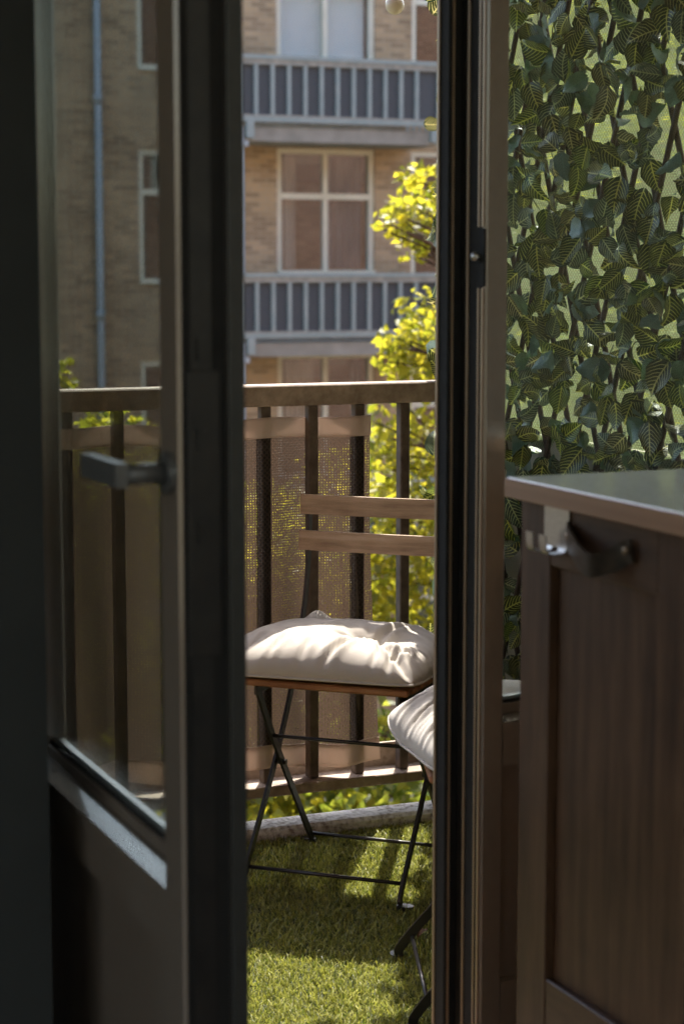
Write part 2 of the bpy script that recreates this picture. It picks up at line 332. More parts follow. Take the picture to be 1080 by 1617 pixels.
def np_mesh(name, V, F, m, smooth=False, rnd=None, uv=None):
    """V (n,3), F (k,q) arrays"""
    me = bpy.data.meshes.new(name); q = F.shape[1]
    me.vertices.add(len(V)); me.vertices.foreach_set('co', V.astype(np.float32).ravel())
    me.loops.add(F.size); me.loops.foreach_set('vertex_index', F.astype(np.int32).ravel())
    me.polygons.add(len(F)); me.polygons.foreach_set('loop_start', np.arange(0, F.size, q, dtype=np.int32)); me.polygons.foreach_set('loop_total', np.full(len(F), q, dtype=np.int32))
    me.update(calc_edges=True)
    for k in (m if isinstance(m, (list, tuple)) else [m]): me.materials.append(k)
    if smooth: me.polygons.foreach_set('use_smooth', np.ones(len(F), bool))
    if rnd is not None:
        at = me.attributes.new('rnd', 'FLOAT', 'POINT'); at.data.foreach_set('value', rnd.astype(np.float32))
    if uv is not None:
        ul = me.uv_layers.new(name='UVMap'); ul.data.foreach_set('uv', uv[F.ravel()].astype(np.float32).ravel())
    return me

# ================================================================== SETTING
ZI = .12                      # kitchen floor
g = MB(); g.v = [(-300, 40 - 300, -5.6), (300, -260, -5.6), (300, 340, -5.6), (-300, 340, -5.6)]; g.face((0, 1, 2, 3)); struct('ground', g, M['ground'])
struct('path', MB().box(-40, 60, 21.5, 24.2, -5.65, -5.55), M['paving'])
# own house: facade with the balcony door opening, balcony slab, kitchen shell
OX0, OX1, OZ1 = .52, 1.99, 2.36
YF = 2.56                     # inner plane of the door wall
f = MB()
f.box(-14, OX0, YF + .03, 2.74, -5.6, 8.4); f.box(OX1, 44, YF + .03, 2.74, -5.6, 8.4)
f.box(OX0, OX1, YF + .03, 2.74, OZ1, 8.4); f.box(OX0, OX1, YF + .03, 2.74, -5.6, -.02)
FAC = struct('wall_facade', f, M['brick_red'])
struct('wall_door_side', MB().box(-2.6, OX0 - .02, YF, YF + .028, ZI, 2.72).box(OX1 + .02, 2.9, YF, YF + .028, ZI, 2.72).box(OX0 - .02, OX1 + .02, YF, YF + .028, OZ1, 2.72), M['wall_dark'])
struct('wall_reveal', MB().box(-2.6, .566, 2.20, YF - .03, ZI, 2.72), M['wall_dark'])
struct('floor', MB().box(-2.6, 2.9, -3.2, YF + .029, -.1, ZI), M['floor_in'])
struct('ceiling', MB().box(-2.6, 2.9, -3.2, YF + .028, 2.72, 2.9), M['ceil'])
struct('wall_left', MB().box(-2.7, -2.6, -3.2, -2.8, ZI, 2.72).box(-2.7, -2.6, 2.35, YF, ZI, 2.72).box(-2.7, -2.6, -2.8, 2.35, ZI, .35).box(-2.7, -2.6, -2.8, 2.35, 2.6, 2.72), M['wall_in'])
struct('wall_right', MB().box(2.9, 3.0, -3.2, YF, ZI, 2.72), M['wall_in'])
struct('wall_back', MB().box(-2.6, -2.2, -3.3, -3.2, ZI, 2.72).box(2.4, 2.9, -3.3, -3.2, ZI, 2.72).box(-2.2, 2.4, -3.3, -3.2, ZI, .5).box(-2.2, 2.4, -3.3, -3.2, 2.55, 2.72), M['wall_in'])  # wide rear opening added out of view to lift the room light
YR = 4.13
struct('balcony_floor', MB().box(-2.4, 2.16, 2.74, 4.084, -.18, -.004), M['concrete'])
def kerb_mat():
    m, n, l, b = mat('flaking_kerb'); v = coords(n, l); a = noise_tex(n, l, v, 70, 6, .7); c = noise_tex(n, l, v, 6, 3)
    mx = math_n(n, l, 'ADD', math_n(n, l, 'MULTIPLY', a, .75), math_n(n, l, 'MULTIPLY', c, .25))
    l.new(ramp(n, l, mx, [(.36, (.20, .16, .13)), (.45, (.46, .45, .43)), (.55, (.74, .74, .73))]), b.inputs['Base Color'])
    b.inputs['Roughness'].default_value = .85; bump(n, l, b, a, .4, .004); return m
k = MB(); k.prism([(4.085, -.18), (4.170, -.18), (4.170, .026), (4.162, .034), (4.093, .034), (4.085, .026)], lambda p, q, t: (t, p, q), -2.4, 2.16)
tag(k.build('balcony_kerb', kerb_mat()), kind='structure')
struct('balcony_soffit', MB().box(-2.4, 2.16, 2.745, 4.15, 2.74, 2.92), M['concrete'])

def facade_window(x, z):
    fr_ = MB(); w2, h2 = .75, .8
    for a in ((x - w2, x + w2, z + h2 - .1, z + h2), (x - w2, x + w2, z - h2, z - h2 + .1), (x - w2, x - w2 + .1, z - h2 + .101, z + h2 - .101), (x + w2 - .1, x + w2, z - h2 + .101, z + h2 - .101), (x - .05, x + .05, z - h2 + .101, z + h2 - .101)):
        fr_.box(a[0], a[1], 2.741, 2.80, a[2], a[3])
    o = fr_.build('window', M['white_frame'], FAC); MB().box(x - w2 + .1, x + w2 - .1, 2.742, 2.765, z - h2 + .1, z + h2 - .1).build('pane', M['dark_pane'], o)
for x_, z_ in ((6.0, 1.5), (9.2, 4.4), (13.0, 1.2), (16.5, 4.1), (26.5, 5.6), (28, 2.5)):
    facade_window(x_, z_)
def warm_filter_mat():  # filter for the added curtains, warms the daylight entering the room
    m, n, l, b = mat('warm_filter_cloth'); n.remove(b); out = n['Material Output']
    tr = n.new('ShaderNodeBsdfTransparent'); tr.inputs[0].default_value = (1, .87, .70, 1); tl = n.new('ShaderNodeBsdfTranslucent')
    l.new(ramp(n, l, noise_tex(n, l, coords(n, l, 'Object', (1, 30, 1)), 3, 3), [(.3, (.86, .66, .45)), (.7, (.95, .76, .54))]), tl.inputs[0])
    mx = n.new('ShaderNodeMixShader'); mx.inputs[0].default_value = .3; l.new(tr.outputs[0], mx.inputs[1]); l.new(tl.outputs[0], mx.inputs[2]); l.new(mx.outputs[0], out.inputs[0]); return m
cu = MB(); cy = np.linspace(-2.85, 2.4, 240)  # unseen curtain added to warm light from the side
cu.v = [(-2.55 + .02 * math.sin(y * 45), y, .2) for y in cy] + [(-2.55 + .02 * math.sin(y * 45), y, 2.68) for y in cy]
for i_ in range(239): cu.face((i_, i_ + 1, 240 + i_ + 1, 240 + i_))
tag(cu.build('added_curtain', warm_filter_mat(), None, True), 'unseen warm sheer curtain added to tint light from the kitchen side window', 'curtain')

cu = MB(); cx_ = np.linspace(-2.3, 2.5, 220)  # second unseen curtain, added to warm light from the rear opening
cu.v = [(x, -3.14 + .02 * math.sin(x * 45), .3) for x in cx_] + [(x, -3.14 + .02 * math.sin(x * 45), 2.68) for x in cx_]
for i_ in range(219): cu.face((i_, i_ + 1, 220 + i_ + 1, 220 + i_))
tag(cu.build('added_curtain', bpy.data.materials['warm_filter_cloth'], None, True), 'unseen warm sheer curtain added to tint light from the added rear opening', 'curtain')

# artificial grass
def turf():
    def patch(x0, x1, y0, y1, dens):
        n = int((x1 - x0) * (y1 - y0) * dens); return rng.uniform((x0, y0), (x1, y1), (n, 2))
    P = np.concatenate([patch(.85, 2.10, 2.75, 4.085, 66000), patch(-.6, .85, 2.75, 4.085, 14000)])
    n = len(P); h = rng.uniform(.009, .021, n); az = rng.uniform(0, 2 * np.pi, n); lean = rng.uniform(.15, 1.1, n); wd = rng.uniform(.0008, .0015, n)
    # patches combed one way
    az += 1.2 * np.sin(P[:, 0] * 9 + 2 * np.sin(P[:, 1] * 7))
    d = np.stack([np.cos(az), np.sin(az)], 1); sd = np.stack([-d[:, 1], d[:, 0]], 1)
    def lvl(t, wk):
        off = (lean * h * t ** 1.6)[:, None] * d; z = h * t * (1 - .25 * lean * t)
        c = np.concatenate([P + off, z[:, None]], 1); s3 = np.concatenate([sd * (wd * wk)[:, None], np.zeros((n, 1))], 1); return c - s3, c + s3
    a0, a1 = lvl(0, 1); b0, b1 = lvl(.55, .9); c0, c1 = lvl(1, .25)
    V = np.stack([a0, a1, b0, b1, c0, c1], 1).reshape(-1, 3)
    base = np.arange(n)[:, None] * 6
    F = np.concatenate([base + np.array([0, 1, 3, 2]), base + np.array([2, 3, 5, 4])])
    r = np.repeat(np.clip(rng.normal(.5, .27, n), 0, 1), 6)
    o = put('artificial_grass', np_mesh('artificial_grass', V, F, M['grass'], rnd=r)); tag(o, 'short green artificial grass covering the balcony floor', 'grass', kind='stuff')
    return o
turf()
struct('turf_mat', MB().box(-2.38, 2.14, 2.745, 4.083, -.003, .002), M['turf_base'])

# ================================================================== BALCONY RAILING
def railing():
    e = tag(empty('balcony_railing', (1.3, YR, 0)), 'weathered brown metal balcony railing with upright bars above the kerb', 'railing')
    ox = -1.3
    def bx(name, m, x0, x1, y0, y1, z0, z1, bev): return MB().box(x0 + ox, x1 + ox, y0, y1, z0, z1, bev=bev).build(name, m, e)
    bx('top_rail', M['rail'], -2.3, 2.085, -.002, .062, .983, 1.03, .003)
    br = bx('bottom_rail', M['rail'], -2.3, 2.085, -.012, .070, .097, .121, .002)
    MB().box(-2.3 + ox, 2.085 + ox, .0705, .079, .097, .176, bev=.001).build('rear_flange', M['rail'], br)
    bal = MB().box(-.0115, .0115, -.014, .014, .1215, .9825, bev=.0025).mesh('baluster', M['baluster'])
    k = -34
    while k <= 2:
        x = 1.691 + k * .1137
        if x > -2.25: put('baluster', bal, e, (x + ox, .030, 0))
        k += 1
    # two posts that carry the rail on the kerb
    for x in (-1.1, 2.06): MB().box(x - .02 + ox, x + .02 + ox, .01, .05, .034, .9825, bev=.003).build('post', M['rail'], e)
    return e
railing()
def screen():
    e = tag(empty('privacy_screen', (1.3, YR, .5)), 'brown woven mesh screen with beige hems woven between railing bars', 'privacy screen')
    NX, NZ = 420, 40
    x0 = -.2
    def strip(name, z0, z1, m, nz, yoff, wavy):
        u = np.linspace(0, 1, NX); v = np.linspace(0, 1, nz)
        U, Vv = np.meshgrid(u, v)
        x1 = 1.829 + .0 * Vv
        zz = z0 + (z1 - z0) * Vv
        low = np.clip((.75 - zz) / .6, 0, 1)
        X = x0 + (1.829 + .024 * low ** 1.5 - x0) * U
        ph = np.pi * (np.minimum(X, 1.84) - 1.691) / .1137
        Y = .030 + .0185 * np.cos(ph) + .006 * np.sin(ph * 2 + zz * 5) * low + .004 * np.sin(X * 31 + zz * 3)
        edge = np.clip((X - 1.80) / .05, 0, 1); Y = Y - .016 * edge * low
        sag = .006 * np.sin(X * 8.3) + .004 * np.sin(X * 21)
        Z = zz + sag * (1 if wavy else .6) + (np.where(zz < .5, 1, 0) * (-.010 * np.sin((X - 1.60) * 12) * np.clip((X - 1.4) * 4, 0, 1)))
        Y = Y + yoff
        V = np.stack([X - 1.3, Y, Z - .5], 2).reshape(-1, 3)
        i = np.arange(NX - 1)[None, :] + NX * np.arange(nz - 1)[:, None]
        F = np.stack([i, i + 1, i + NX + 1, i + NX], 2).reshape(-1, 4)
        uv = np.stack([X, zz], 2).reshape(-1, 2)
        return put(name, np_mesh(name, V, F, m, True, uv=uv), e)
    strip('mesh_cloth', .195, .912, M['mesh'], 40, 0, False)
    for n_, a, b in (('hem', .905, .951), ('hem', .150, .203)):
        h = strip(n_, a, b, M['hem'], 8, -.0022, True)
        so = h.modifiers.new('thickness', 'SOLIDIFY'); so.thickness = .0035; so.offset = 0
screen()

# ================================================================== FOLDING CHAIRS
def smooth_pts(pts, n=8):
    P = [Vector(p) for p in pts]; P = [P[0] * 2 - P[1]] + P + [P[-1] * 2 - P[-2]]; out = []
    for i in range(1, len(P) - 2):
        for k in range(n):
            t = k / n; a, b, c, d = P[i - 1:i + 3]
            out.append(.5 * ((2 * b) + (c - a) * t + (2 * a - 5 * b + 4 * c - d) * t * t + (3 * b - a - 3 * c + d) * t ** 3))
    return out + [P[-2]]
def make_chair():
    e = empty('folding_chair', (0, 0, 0))
    S = .172
    for s in (-1, 1):
        lp = smooth_pts([(s * S, -.004, .012), (s * S, .012, .045), (s * S, .155, .212), (s * S, .268, .373), (s * S, .340, .525), (s * S, .372, .640), (s * S, .388, .786)])
        lg = MB().sweep(lp, .017, .006, (0, 1, .3)).build('back_leg', M['black_metal'], e)
        sp = smooth_pts([(s * (S - .009), .055, .424), (s * (S - .009), .138, .305), (s * (S - .009), .30, .100), (s * (S - .009), .372, .012)], 4)
        fl = MB().sweep(sp, .017, .006, (0, 1, .3)).build('front_leg', M['black_metal'], e)
        for (yy, lgp, off) in ((-.006, lg, S), (.376, fl, S - .009)):
            p = MB(); n = 10; o = 0
            cx, cy = s * (off + .012), yy
            ring = [(cx + .019 * math.cos(2 * math.pi * i / n), cy + .013 * math.sin(2 * math.pi * i / n)) for i in range(n)]
            p.prism(ring, lambda a, b, t: (a, b, t), .002, .013); p.build('foot', M['black_metal'], lgp)
        # pivot bolt and seat bracket
        MB().sweep([(s * (S - .018), .196, .232), (s * (S + .008), .196, .232)], .006, 0, n=8).build('pivot_bolt', M['black_metal'], e)
        MB().box(s * (S - .016) - .003, s * (S - .016) + .003, .03, .35, .413, .430, bev=.001).build('seat_rail', M['black_metal'], e)
    for (y, z, q) in ((.022, .048, S), (.372, .026, S - .009), (.139, .302, S - .009), (.27, .380, S)):
        MB().sweep([(-q, y, z), (q, y, z)], .0042, 0, n=8).build('cross_bar', M['black_metal'], e, True)
    sm = MB().box(-.19, .178, -.0205, .0205, 0, .014, bev=.003).mesh('seat_slat', M['seat_slat'])
    for i in range(7):
        put('seat_slat', sm, e, (0, .042 + i * .0475, .431 + (.002 if i in (0,) else 0)))
    for z in (.671, .750):
        v = MB(); pts = [(x, -.004 + .006 * (x / .19) ** 2 * 1.0, z + .021) for x in np.linspace(-.19, .19, 9)]
        v.sweep(pts, .043, .012, (0, .05, 1))
        o = v.build('backrest_slat', M['slat'], e, loc=(0, .366 if z < .7 else .375, 0))
    return e
def copy_tree(o, parent=None):
    c = o.copy(); COL.objects.link(c); c.parent = parent
    for ch in o.children: copy_tree(ch, c)
    return c
ch1 = make_chair(); ch2 = copy_tree(ch1)
ch1.location = (1.507, 3.661, 0); ch1.rotation_euler.z = math.atan2(-.687, .727)
ch2.location = (1.446, 3.108, 0); ch2.rotation_euler.z = math.atan2(-.937, -.349)
tag(ch1, 'folding chair with two weathered wooden back slats standing before the mesh screen', 'chair', 'folding balcony chairs')
tag(ch2, 'folding chair turned sideways beside the leafy trellis, mostly behind the door edge', 'chair', 'folding balcony chairs')

# ------------------------------------------------------------------ cushions
def make_cushion(name, label, W, D, H, tufts, seed, lift=None, creases=()):
    N = 90; t = np.linspace(-1, 1, N); t = np.sign(t) * (1 - (1 - np.abs(t)) ** 1.35)
    U, V = np.meshgrid(t, t)
    ra = np.maximum(np.abs(U), np.abs(V)); 
    sq = (np.abs(U) ** 5 + np.abs(V) ** 5) ** .2; k = np.where(sq > 1e-6, ra / np.maximum(sq, 1e-6), 1)
    k = 1 - (1 - k) * .75
    X = U * k * W * (1 - .045 * (1 - V ** 2)); Y = V * k * D * (1 - .05 * (1 - U ** 2))
    prof = (np.clip(1 - np.abs(U) ** 2.8, 0, 1) ** .46) * (np.clip(1 - np.abs(V) ** 2.6, 0, 1) ** .46)
    top = H * prof; bot = -.012 * prof
    r = np.random.default_rng(seed)
    for (u, v, dp, sg) in tufts:
        rr = np.hypot(U - u, V - v); th = np.arctan2(V - v, U - u)
        top -= dp * np.exp(-(rr / sg) ** 1.3) * np.minimum(1, prof * 1.5)
        top += .006 * np.cos(th * 6 + 3 * np.sin(th * 2) + seed) * np.exp(-((rr - sg * .9) / (sg * .75)) ** 2) * prof
    for (u0, v0, u1, v1, dp, sg) in creases:
        du, dv = u1 - u0, v1 - v0; L2 = du * du + dv * dv
        tt = np.clip(((U - u0) * du + (V - v0) * dv) / L2, 0, 1)
        dd = np.hypot(U - u0 - tt * du, V - v0 - tt * dv)
        top -= dp * np.exp(-(dd / sg) ** 2) * np.sin(np.pi * np.clip(tt, .05, .95)) ** .5 * prof
        top += dp * .5 * np.exp(-((dd - 2.2 * sg) / sg) ** 2) * prof
    nz = np.zeros_like(U); n2 = np.zeros_like(U)
    for i in range(N):
        for j in range(N):
            nz[i, j] = noise.noise((U[i, j] * 2.1 + seed, V[i, j] * 2.1, seed)); n2[i, j] = noise.noise((U[i, j] * 6 + seed, V[i, j] * 6, seed * 2.))
    edge = np.clip((ra - .55) / .4, 0, 1)
    pk = .002 * edge * prof * (np.sin(U * 26 + 6 * nz) * (np.abs(V) > np.abs(U)) + np.sin(V * 26 + 6 * nz) * (np.abs(U) >= np.abs(V)))
    top += (.006 * nz + .0025 * n2) * prof + pk
    if lift is not None: top, bot, X, Y = lift(U, V, top, bot, X, Y)
    Vt = np.stack([X, Y, top], 2).reshape(-1, 3); Vb = np.stack([X, Y, bot], 2).reshape(-1, 3)
    i = np.arange(N - 1)[None, :] + N * np.arange(N - 1)[:, None]
    Ft = np.stack([i, i + 1, i + N + 1, i + N], 2).reshape(-1, 4); Fb = Ft[:, ::-1] + N * N
    me = np_mesh(name, np.concatenate([Vt, Vb]), np.concatenate([Ft, Fb]), M['cushion'], True)
    import bmesh
    bm = bmesh.new(); bm.from_mesh(me); bmesh.ops.remove_doubles(bm, verts=bm.verts, dist=.0004); bm.to_mesh(me); bm.free()
    me.polygons.foreach_set('use_smooth', [True] * len(me.polygons))
    o = put(name, me)
    for (u, v, dp, sg) in tufts[:1]:
        ii = int(np.argmin(np.abs(t - v))); jj = int(np.argmin(np.abs(t - u)))
        b = MB(); ring = [(.007 * math.cos(a), .007 * math.sin(a)) for a in np.linspace(0, 2 * math.pi, 12, endpoint=False)]
        b.prism(ring, lambda p, q, z: (p, q, z), 0, .003); b.build('button', M['button'], o, loc=(X[ii, jj], Y[ii, jj], top[ii, jj] - .001))
    # piped seam round the rim
    rim = [(X[0, j], Y[0, j], bot[0, j] * .5 + top[0, j] * .5) for j in range(N)] + [(X[i_, N - 1], Y[i_, N - 1], .5 * (top[i_, N - 1] + bot[i_, N - 1])) for i_ in range(N)] + \
          [(X[N - 1, j], Y[N - 1, j], .5 * (top[N - 1, j] + bot[N - 1, j])) for j in range(N - 1, -1, -1)] + [(X[i_, 0], Y[i_, 0], .5 * (top[i_, 0] + bot[i_, 0])) for i_ in range(N - 1, -1, -1)]
    MB().sweep(rim[::2], .0024, 0, n=6).build('seam', M['cushion'], o, True)
    return o
def lift1(U, V, top, bot, X, Y):
    c = np.clip((-U - .45) / .55, 0, 1) * np.clip((V - .45) / .55, 0, 1)      # rear corner stands up
    fl = np.exp(-((U + .40) / .13) ** 2) * np.clip((V - .45) / .55, 0, 1) ** .8      # a pinched fold rising at the back edge
    return top + .02 * c + .040 * fl, bot + .03 * c + .032 * fl, X, Y
cu1 = make_cushion('seat_cushion', '', .238, .192, .088, [(.38, -.22, .066, .23), (-.45, .5, .03, .2)], 3, lift1,
                   [(.42, -.30, .92, -.95, .022, .035), (.46, -.25, .95, -.35, .016, .03), (.34, -.32, .12, -.98, .018, .03), (.42, -.1, .66, .7, .012, .035), (.70, -.98, .80, -.5, .014, .025), (.55, -.98, .60, -.62, .010, .02),
                    (-.1, -.98, -.05, -.55, .007, .025), (-.4, -.98, -.32, -.5, .008, .025), (-.72, -.98, -.6, -.5, .009, .025), (.95, -.6, .62, -.42, .012, .025)])
cu1.location = (1.507 + .687 * .176 - .727 * .030, 3.661 + .727 * .176 + .687 * .030, .4615); cu1.rotation_euler.z = ch1.rotation_euler.z + R(2)
tag(cu1, 'plump off-white linen cushion with tufted dimple on the chair by the mesh screen', 'cushion', 'off-white seat cushions')
def lift2(U, V, top, bot, X, Y):
    c = np.clip((-V - .2) / .8, 0, 1) ** 1.5                  # front edge droops over, far corner rides up
    d = np.clip((-U - .3) / .7, 0, 1)
    return top + .03 * d, bot + .025 * d, X, Y
cu2 = make_cushion('seat_cushion', '', .178, .190, .090, [(.1, .1, .035, .25)], 11, lift2, [(-.2, -.98, -.35, -.1, .020, .035), (.3, -.98, .15, -.2, .022, .035), (-.55, -.98, -.7, -.2, .016, .035), (.7, -.98, .45, -.3, .016, .03), (-.9, -.5, -.2, -.1, .018, .035), (.05, -.98, .0, -.6, .010, .025)])
b2 = Vector((.937, -.349, 0)); s2 = Vector((-.349, -.937, 0))
cu2.location = (1.598, 3.015, .4615); cu2.rotation_euler.z = ch2.rotation_euler.z + R(13)
tag(cu2, 'off-white linen cushion with deep folds on the sideways chair by the door edge', 'cushion', 'off-white seat cushions')

# ================================================================== DOOR
def leaf(name, origin, wdir, tdir, W, lockw, hingew, swing=0):
    """w: hinge 0 -> lock W, t: 0 interior face -> .057 outer face"""
    e = empty(name, (origin[0], origin[1], ZI)); T = .057
    wd = Vector((*wdir, 0)); td = Vector((*tdir, 0)); e.rotation_euler.z = swing
    def fn(wv, tv, z): v = wd * wv + td * tv; return (v.x, v.y, z - ZI)
    flip = wd.cross(td).z < 0
    def bx(nm, m, w0, w1, t0, t1, z0, z1, par=None, bev=0):
        a, b = fn(w0, t0, z0), fn(w1, t1, z1)
        return MB().box(min(a[0], b[0]), max(a[0], b[0]), min(a[1], b[1]), max(a[1], b[1]), a[2], b[2], bev=bev).build(nm, m, par or e)
    z0, z1 = ZI + .02, 2.28
    gz0, gz1 = .672, 2.19
    bx('stile', M['door'], 0, hingew, 0, T, z0, z1, bev=.003)
    lk = bx('stile', M['door'], W - lockw, W, 0, T, z0, z1, bev=.003)
    bx('top_rail', M['door'], hingew, W - lockw, .001, T - .001, gz1, z1 - .001)
    # mid rail with sloping sill under the glass
    mr = MB(); prof = [(.001, .588), (T - .001, .588), (T - .001, .660), (.037, .660), (.035, .655), (.002, .6505), (.001, .648)]
    mr.prism(prof, lambda p, q, t: fn(t, p, q), hingew, W - lockw); mrail = mr.build('middle_rail', M['door'], e)
    sc_ = MB(); sc_.prism([(.0012, .6507), (.0312, .6552), (.0312, .6560), (.0012, .6515)], lambda p, q, t: fn(t, p, q), hingew + .002, W - lockw - .0005); sc_.build('sill_cap', M['sill'], mrail)
    bx('panel', M['door'], hingew, W - lockw, .018, T - .018, .27, .588)
    bx('bottom_rail', M['door'], hingew, W - lockw, .001, T - .001, z0, .27)
    # glazing: two panes with spacer between, beads and gaskets
    for tt in (.037, .0505): bx('pane', M['glass'], hingew - .008, W - lockw + .008, tt, tt + .004, gz0 - .004, gz1 + .008)
    bx('spacer', M['spacer'], hingew, W - lockw, .0415, .0500, gz0 - .0115, gz0 + .006, mrail)
    bx('bead', M['door'], hingew, W - lockw, .0315, .0362, gz0 - .0165, gz0 - .002, mrail, .001)
    bx('gasket', M['gasket'], hingew, W - lockw, .0352, .0368, gz0 - .0019, gz0 + .003, mrail)
    for wv in (hingew, W - lockw):
        q = (wv + .001, wv + .007) if wv == hingew else (wv - .007, wv - .001)
        bx('bead', M['door'], q[0], q[1], .029, .0365, gz0 + .008, gz1)
    for zz in (.21, 1.95):
        MB().sweep([fn(-.006, -.008, zz - .04), fn(-.006, -.008, zz + .04)], .008, 0, n=10).build('hinge', M['door'], e, True)
    return e, fn, bx, lk
WL = .702
dl, fn, bx, lk = leaf('door_leaf', (.612, 2.552), (0, -1), (1, 0), WL, .060, .050)
tag(dl, 'dark glazed door leaf with lever handle, standing open into the kitchen', 'door', 'balcony door leaves')
# lock edge: face plate, lock case, bolts
bx('edge_dark_sheet', M['gasket'], WL + .0001, WL + .0009, .004, .0495, .15, 2.27, lk)  # thin black sheet added to keep the lock edge dark
bx('edge_strip', M['black_metal'], WL + .00095, WL + .0018, .012, .034, .16, 2.26, lk)
bx('lock_case', M['black_metal'], WL + .0001, WL + .0036, .009, .042, .905, 1.19, lk, .001)
bx('edge_lip', M['frame'], WL + .0001, WL + .008, .050, .0665, .15, 2.27, lk, .001)
for z in (1.02, 1.11, 1.20): bx('bolt', M['black_metal'], WL + .0037, WL + .006, .018, .028, z, z + .022, lk)
# handle
hd = MB(); hz = 1.088
rose = MB(); ring = [(.019 * math.cos(a), .021 * math.sin(a)) for a in np.linspace(0, 2 * math.pi, 20, endpoint=False)]
rose.prism(ring, lambda p, q, t: fn(WL - .024 + p, t, hz + q), -.008, -.0002); hb = rose.build('handle', M['handle'], dl)
MB().sweep([fn(WL - .024, -.008, hz), fn(WL - .024, -.052, hz)], .0105, 0, n=14).build('neck', M['handle'], hb, True)
grip = [fn(WL - .013, -.054, hz), fn(WL - .072, -.054, hz), fn(WL - .147, -.052, hz - .001)]
MB().sweep(grip, .024, .013, (0, 0, 1)).build('lever', M['handle'], hb)

LE = .66; SW = R(10.3)
dr, fn, bx, lk = leaf('door_leaf', (1.25 + LE * math.cos(SW), 2.442 + LE * math.sin(SW)), (-1, 0), (0, 1), LE, .038, .060, SW)
tag(dr, 'dark glazed door leaf standing slightly ajar behind the kitchen counter', 'door', 'balcony door leaves')
# stepped lock edge: outer flange, grooves, ribs
bx('edge_flange', M['gasket'], LE - .05, LE + .022, .0572, .083, .15, 2.27, lk, .002)
bx('edge_dark_sheet', M['gasket'], LE + .00005, LE + .0012, .0085, .0565, .15, 2.27, lk)
for (t0, t1, pr, mm) in ((.0035, .0075, .0030, 'lit_trim'), (.0125, .0155, .0032, 'lit_trim'), (.037, .0410, .0034, 'lit_trim'), (.0495, .052, .002, 'gasket')):
    for (za, zb) in ((.21, 1.262), (1.345, 2.25)) if t0 < .02 else ((.15, 2.27),):
        bx('edge_rib', M[mm], LE + (.0001 if t0 < .008 else .0013), LE + pr, t0, t1, za, zb, lk)
bx('rim_strip', M['lit_trim'], LE + .0221, LE + .0245, .0785, .0829, .15, 2.27, lk)  # bright line of light on the rim, put in by the tan colour
bx('face_strip', M['lit_trim'], LE + .014, LE + .0175, .0555, .0571, .15, 2.27, lk)
bx('keep', M['gasket'], LE + .0001, LE + .0035, .001, .011, 1.264, 1.343, lk)
MB().sweep([fn(LE + .0, .016, 1.305), fn(LE + .011, .016, 1.305)], .006, 0, n=10).build('bolt', M['silver'], lk, True)
bx('keep', M['lit_trim'], LE + .0001, LE + .006, .002, .012, .185, .208, lk)

fr = tag(empty('door_frame', (.56, YF, ZI)), 'dark door frame set in the wall around the balcony door', 'door frame')
def fbx(nm, x0, x1, y0, y1, z0, z1): return MB().box(x0 - .56, x1 - .56, y0 - YF, y1 - YF, z0 - ZI, z1 - ZI, bev=.002).build(nm, M['frame'], fr)
fbx('jamb', .44, .606, 2.532, YF - .0005, ZI + .001, 2.39); fbx('jamb', .521, .632, YF, 2.64, ZI + .03, 2.29)
fbx('jamb', 1.908, 2.06, 2.532, YF - .0005, ZI + .001, 2.39); fbx('jamb', 1.908, 1.989, YF, 2.64, ZI + .03, 2.29)
fbx('head', .607, 1.907, 2.55, 2.64, 2.284, 2.359)
fbx('threshold', .607, 1.907, 2.58, 2.655, ZI - .138, ZI + .012)

# ================================================================== KITCHEN CABINET
CF = 1.175
cab = tag(empty('kitchen_cabinet', (CF, 2.19, ZI)), 'dark brown panelled kitchen cabinet under a polished counter top', 'cabinet')
def cb(nm, m, x0, x1, y0, y1, z0, z1, par=None, bev=.0015): return MB().box(x0 - CF, x1 - CF, y0 - 2.19, y1 - 2.19, z0 - ZI, z1 - ZI, bev=bev).build(nm, M[m] if isinstance(m, str) else m, par or cab)
YE = 2.193
cb('carcass', 'cab', CF + .022, CF + .60, -.6, YE - .002, ZI + .08, 1.0045, bev=0)
cb('plinth', 'cab', CF + .07, CF + .58, -.6, YE - .02, ZI + .001, ZI + .0795, bev=0)
ct = cb('countertop', 'counter', CF - .016, CF + .66, -.62, 2.203, 1.005, 1.030, bev=.002)
cb('edge_strip', 'copper_edge', CF - .0195, CF - .0165, -.62, 2.203, 1.0052, 1.0285, ct, .0006)
cb('edge_strip', 'copper_edge', CF - .0165, CF + .66, 2.2035, 2.2060, 1.0052, 1.0285, ct, .0006)
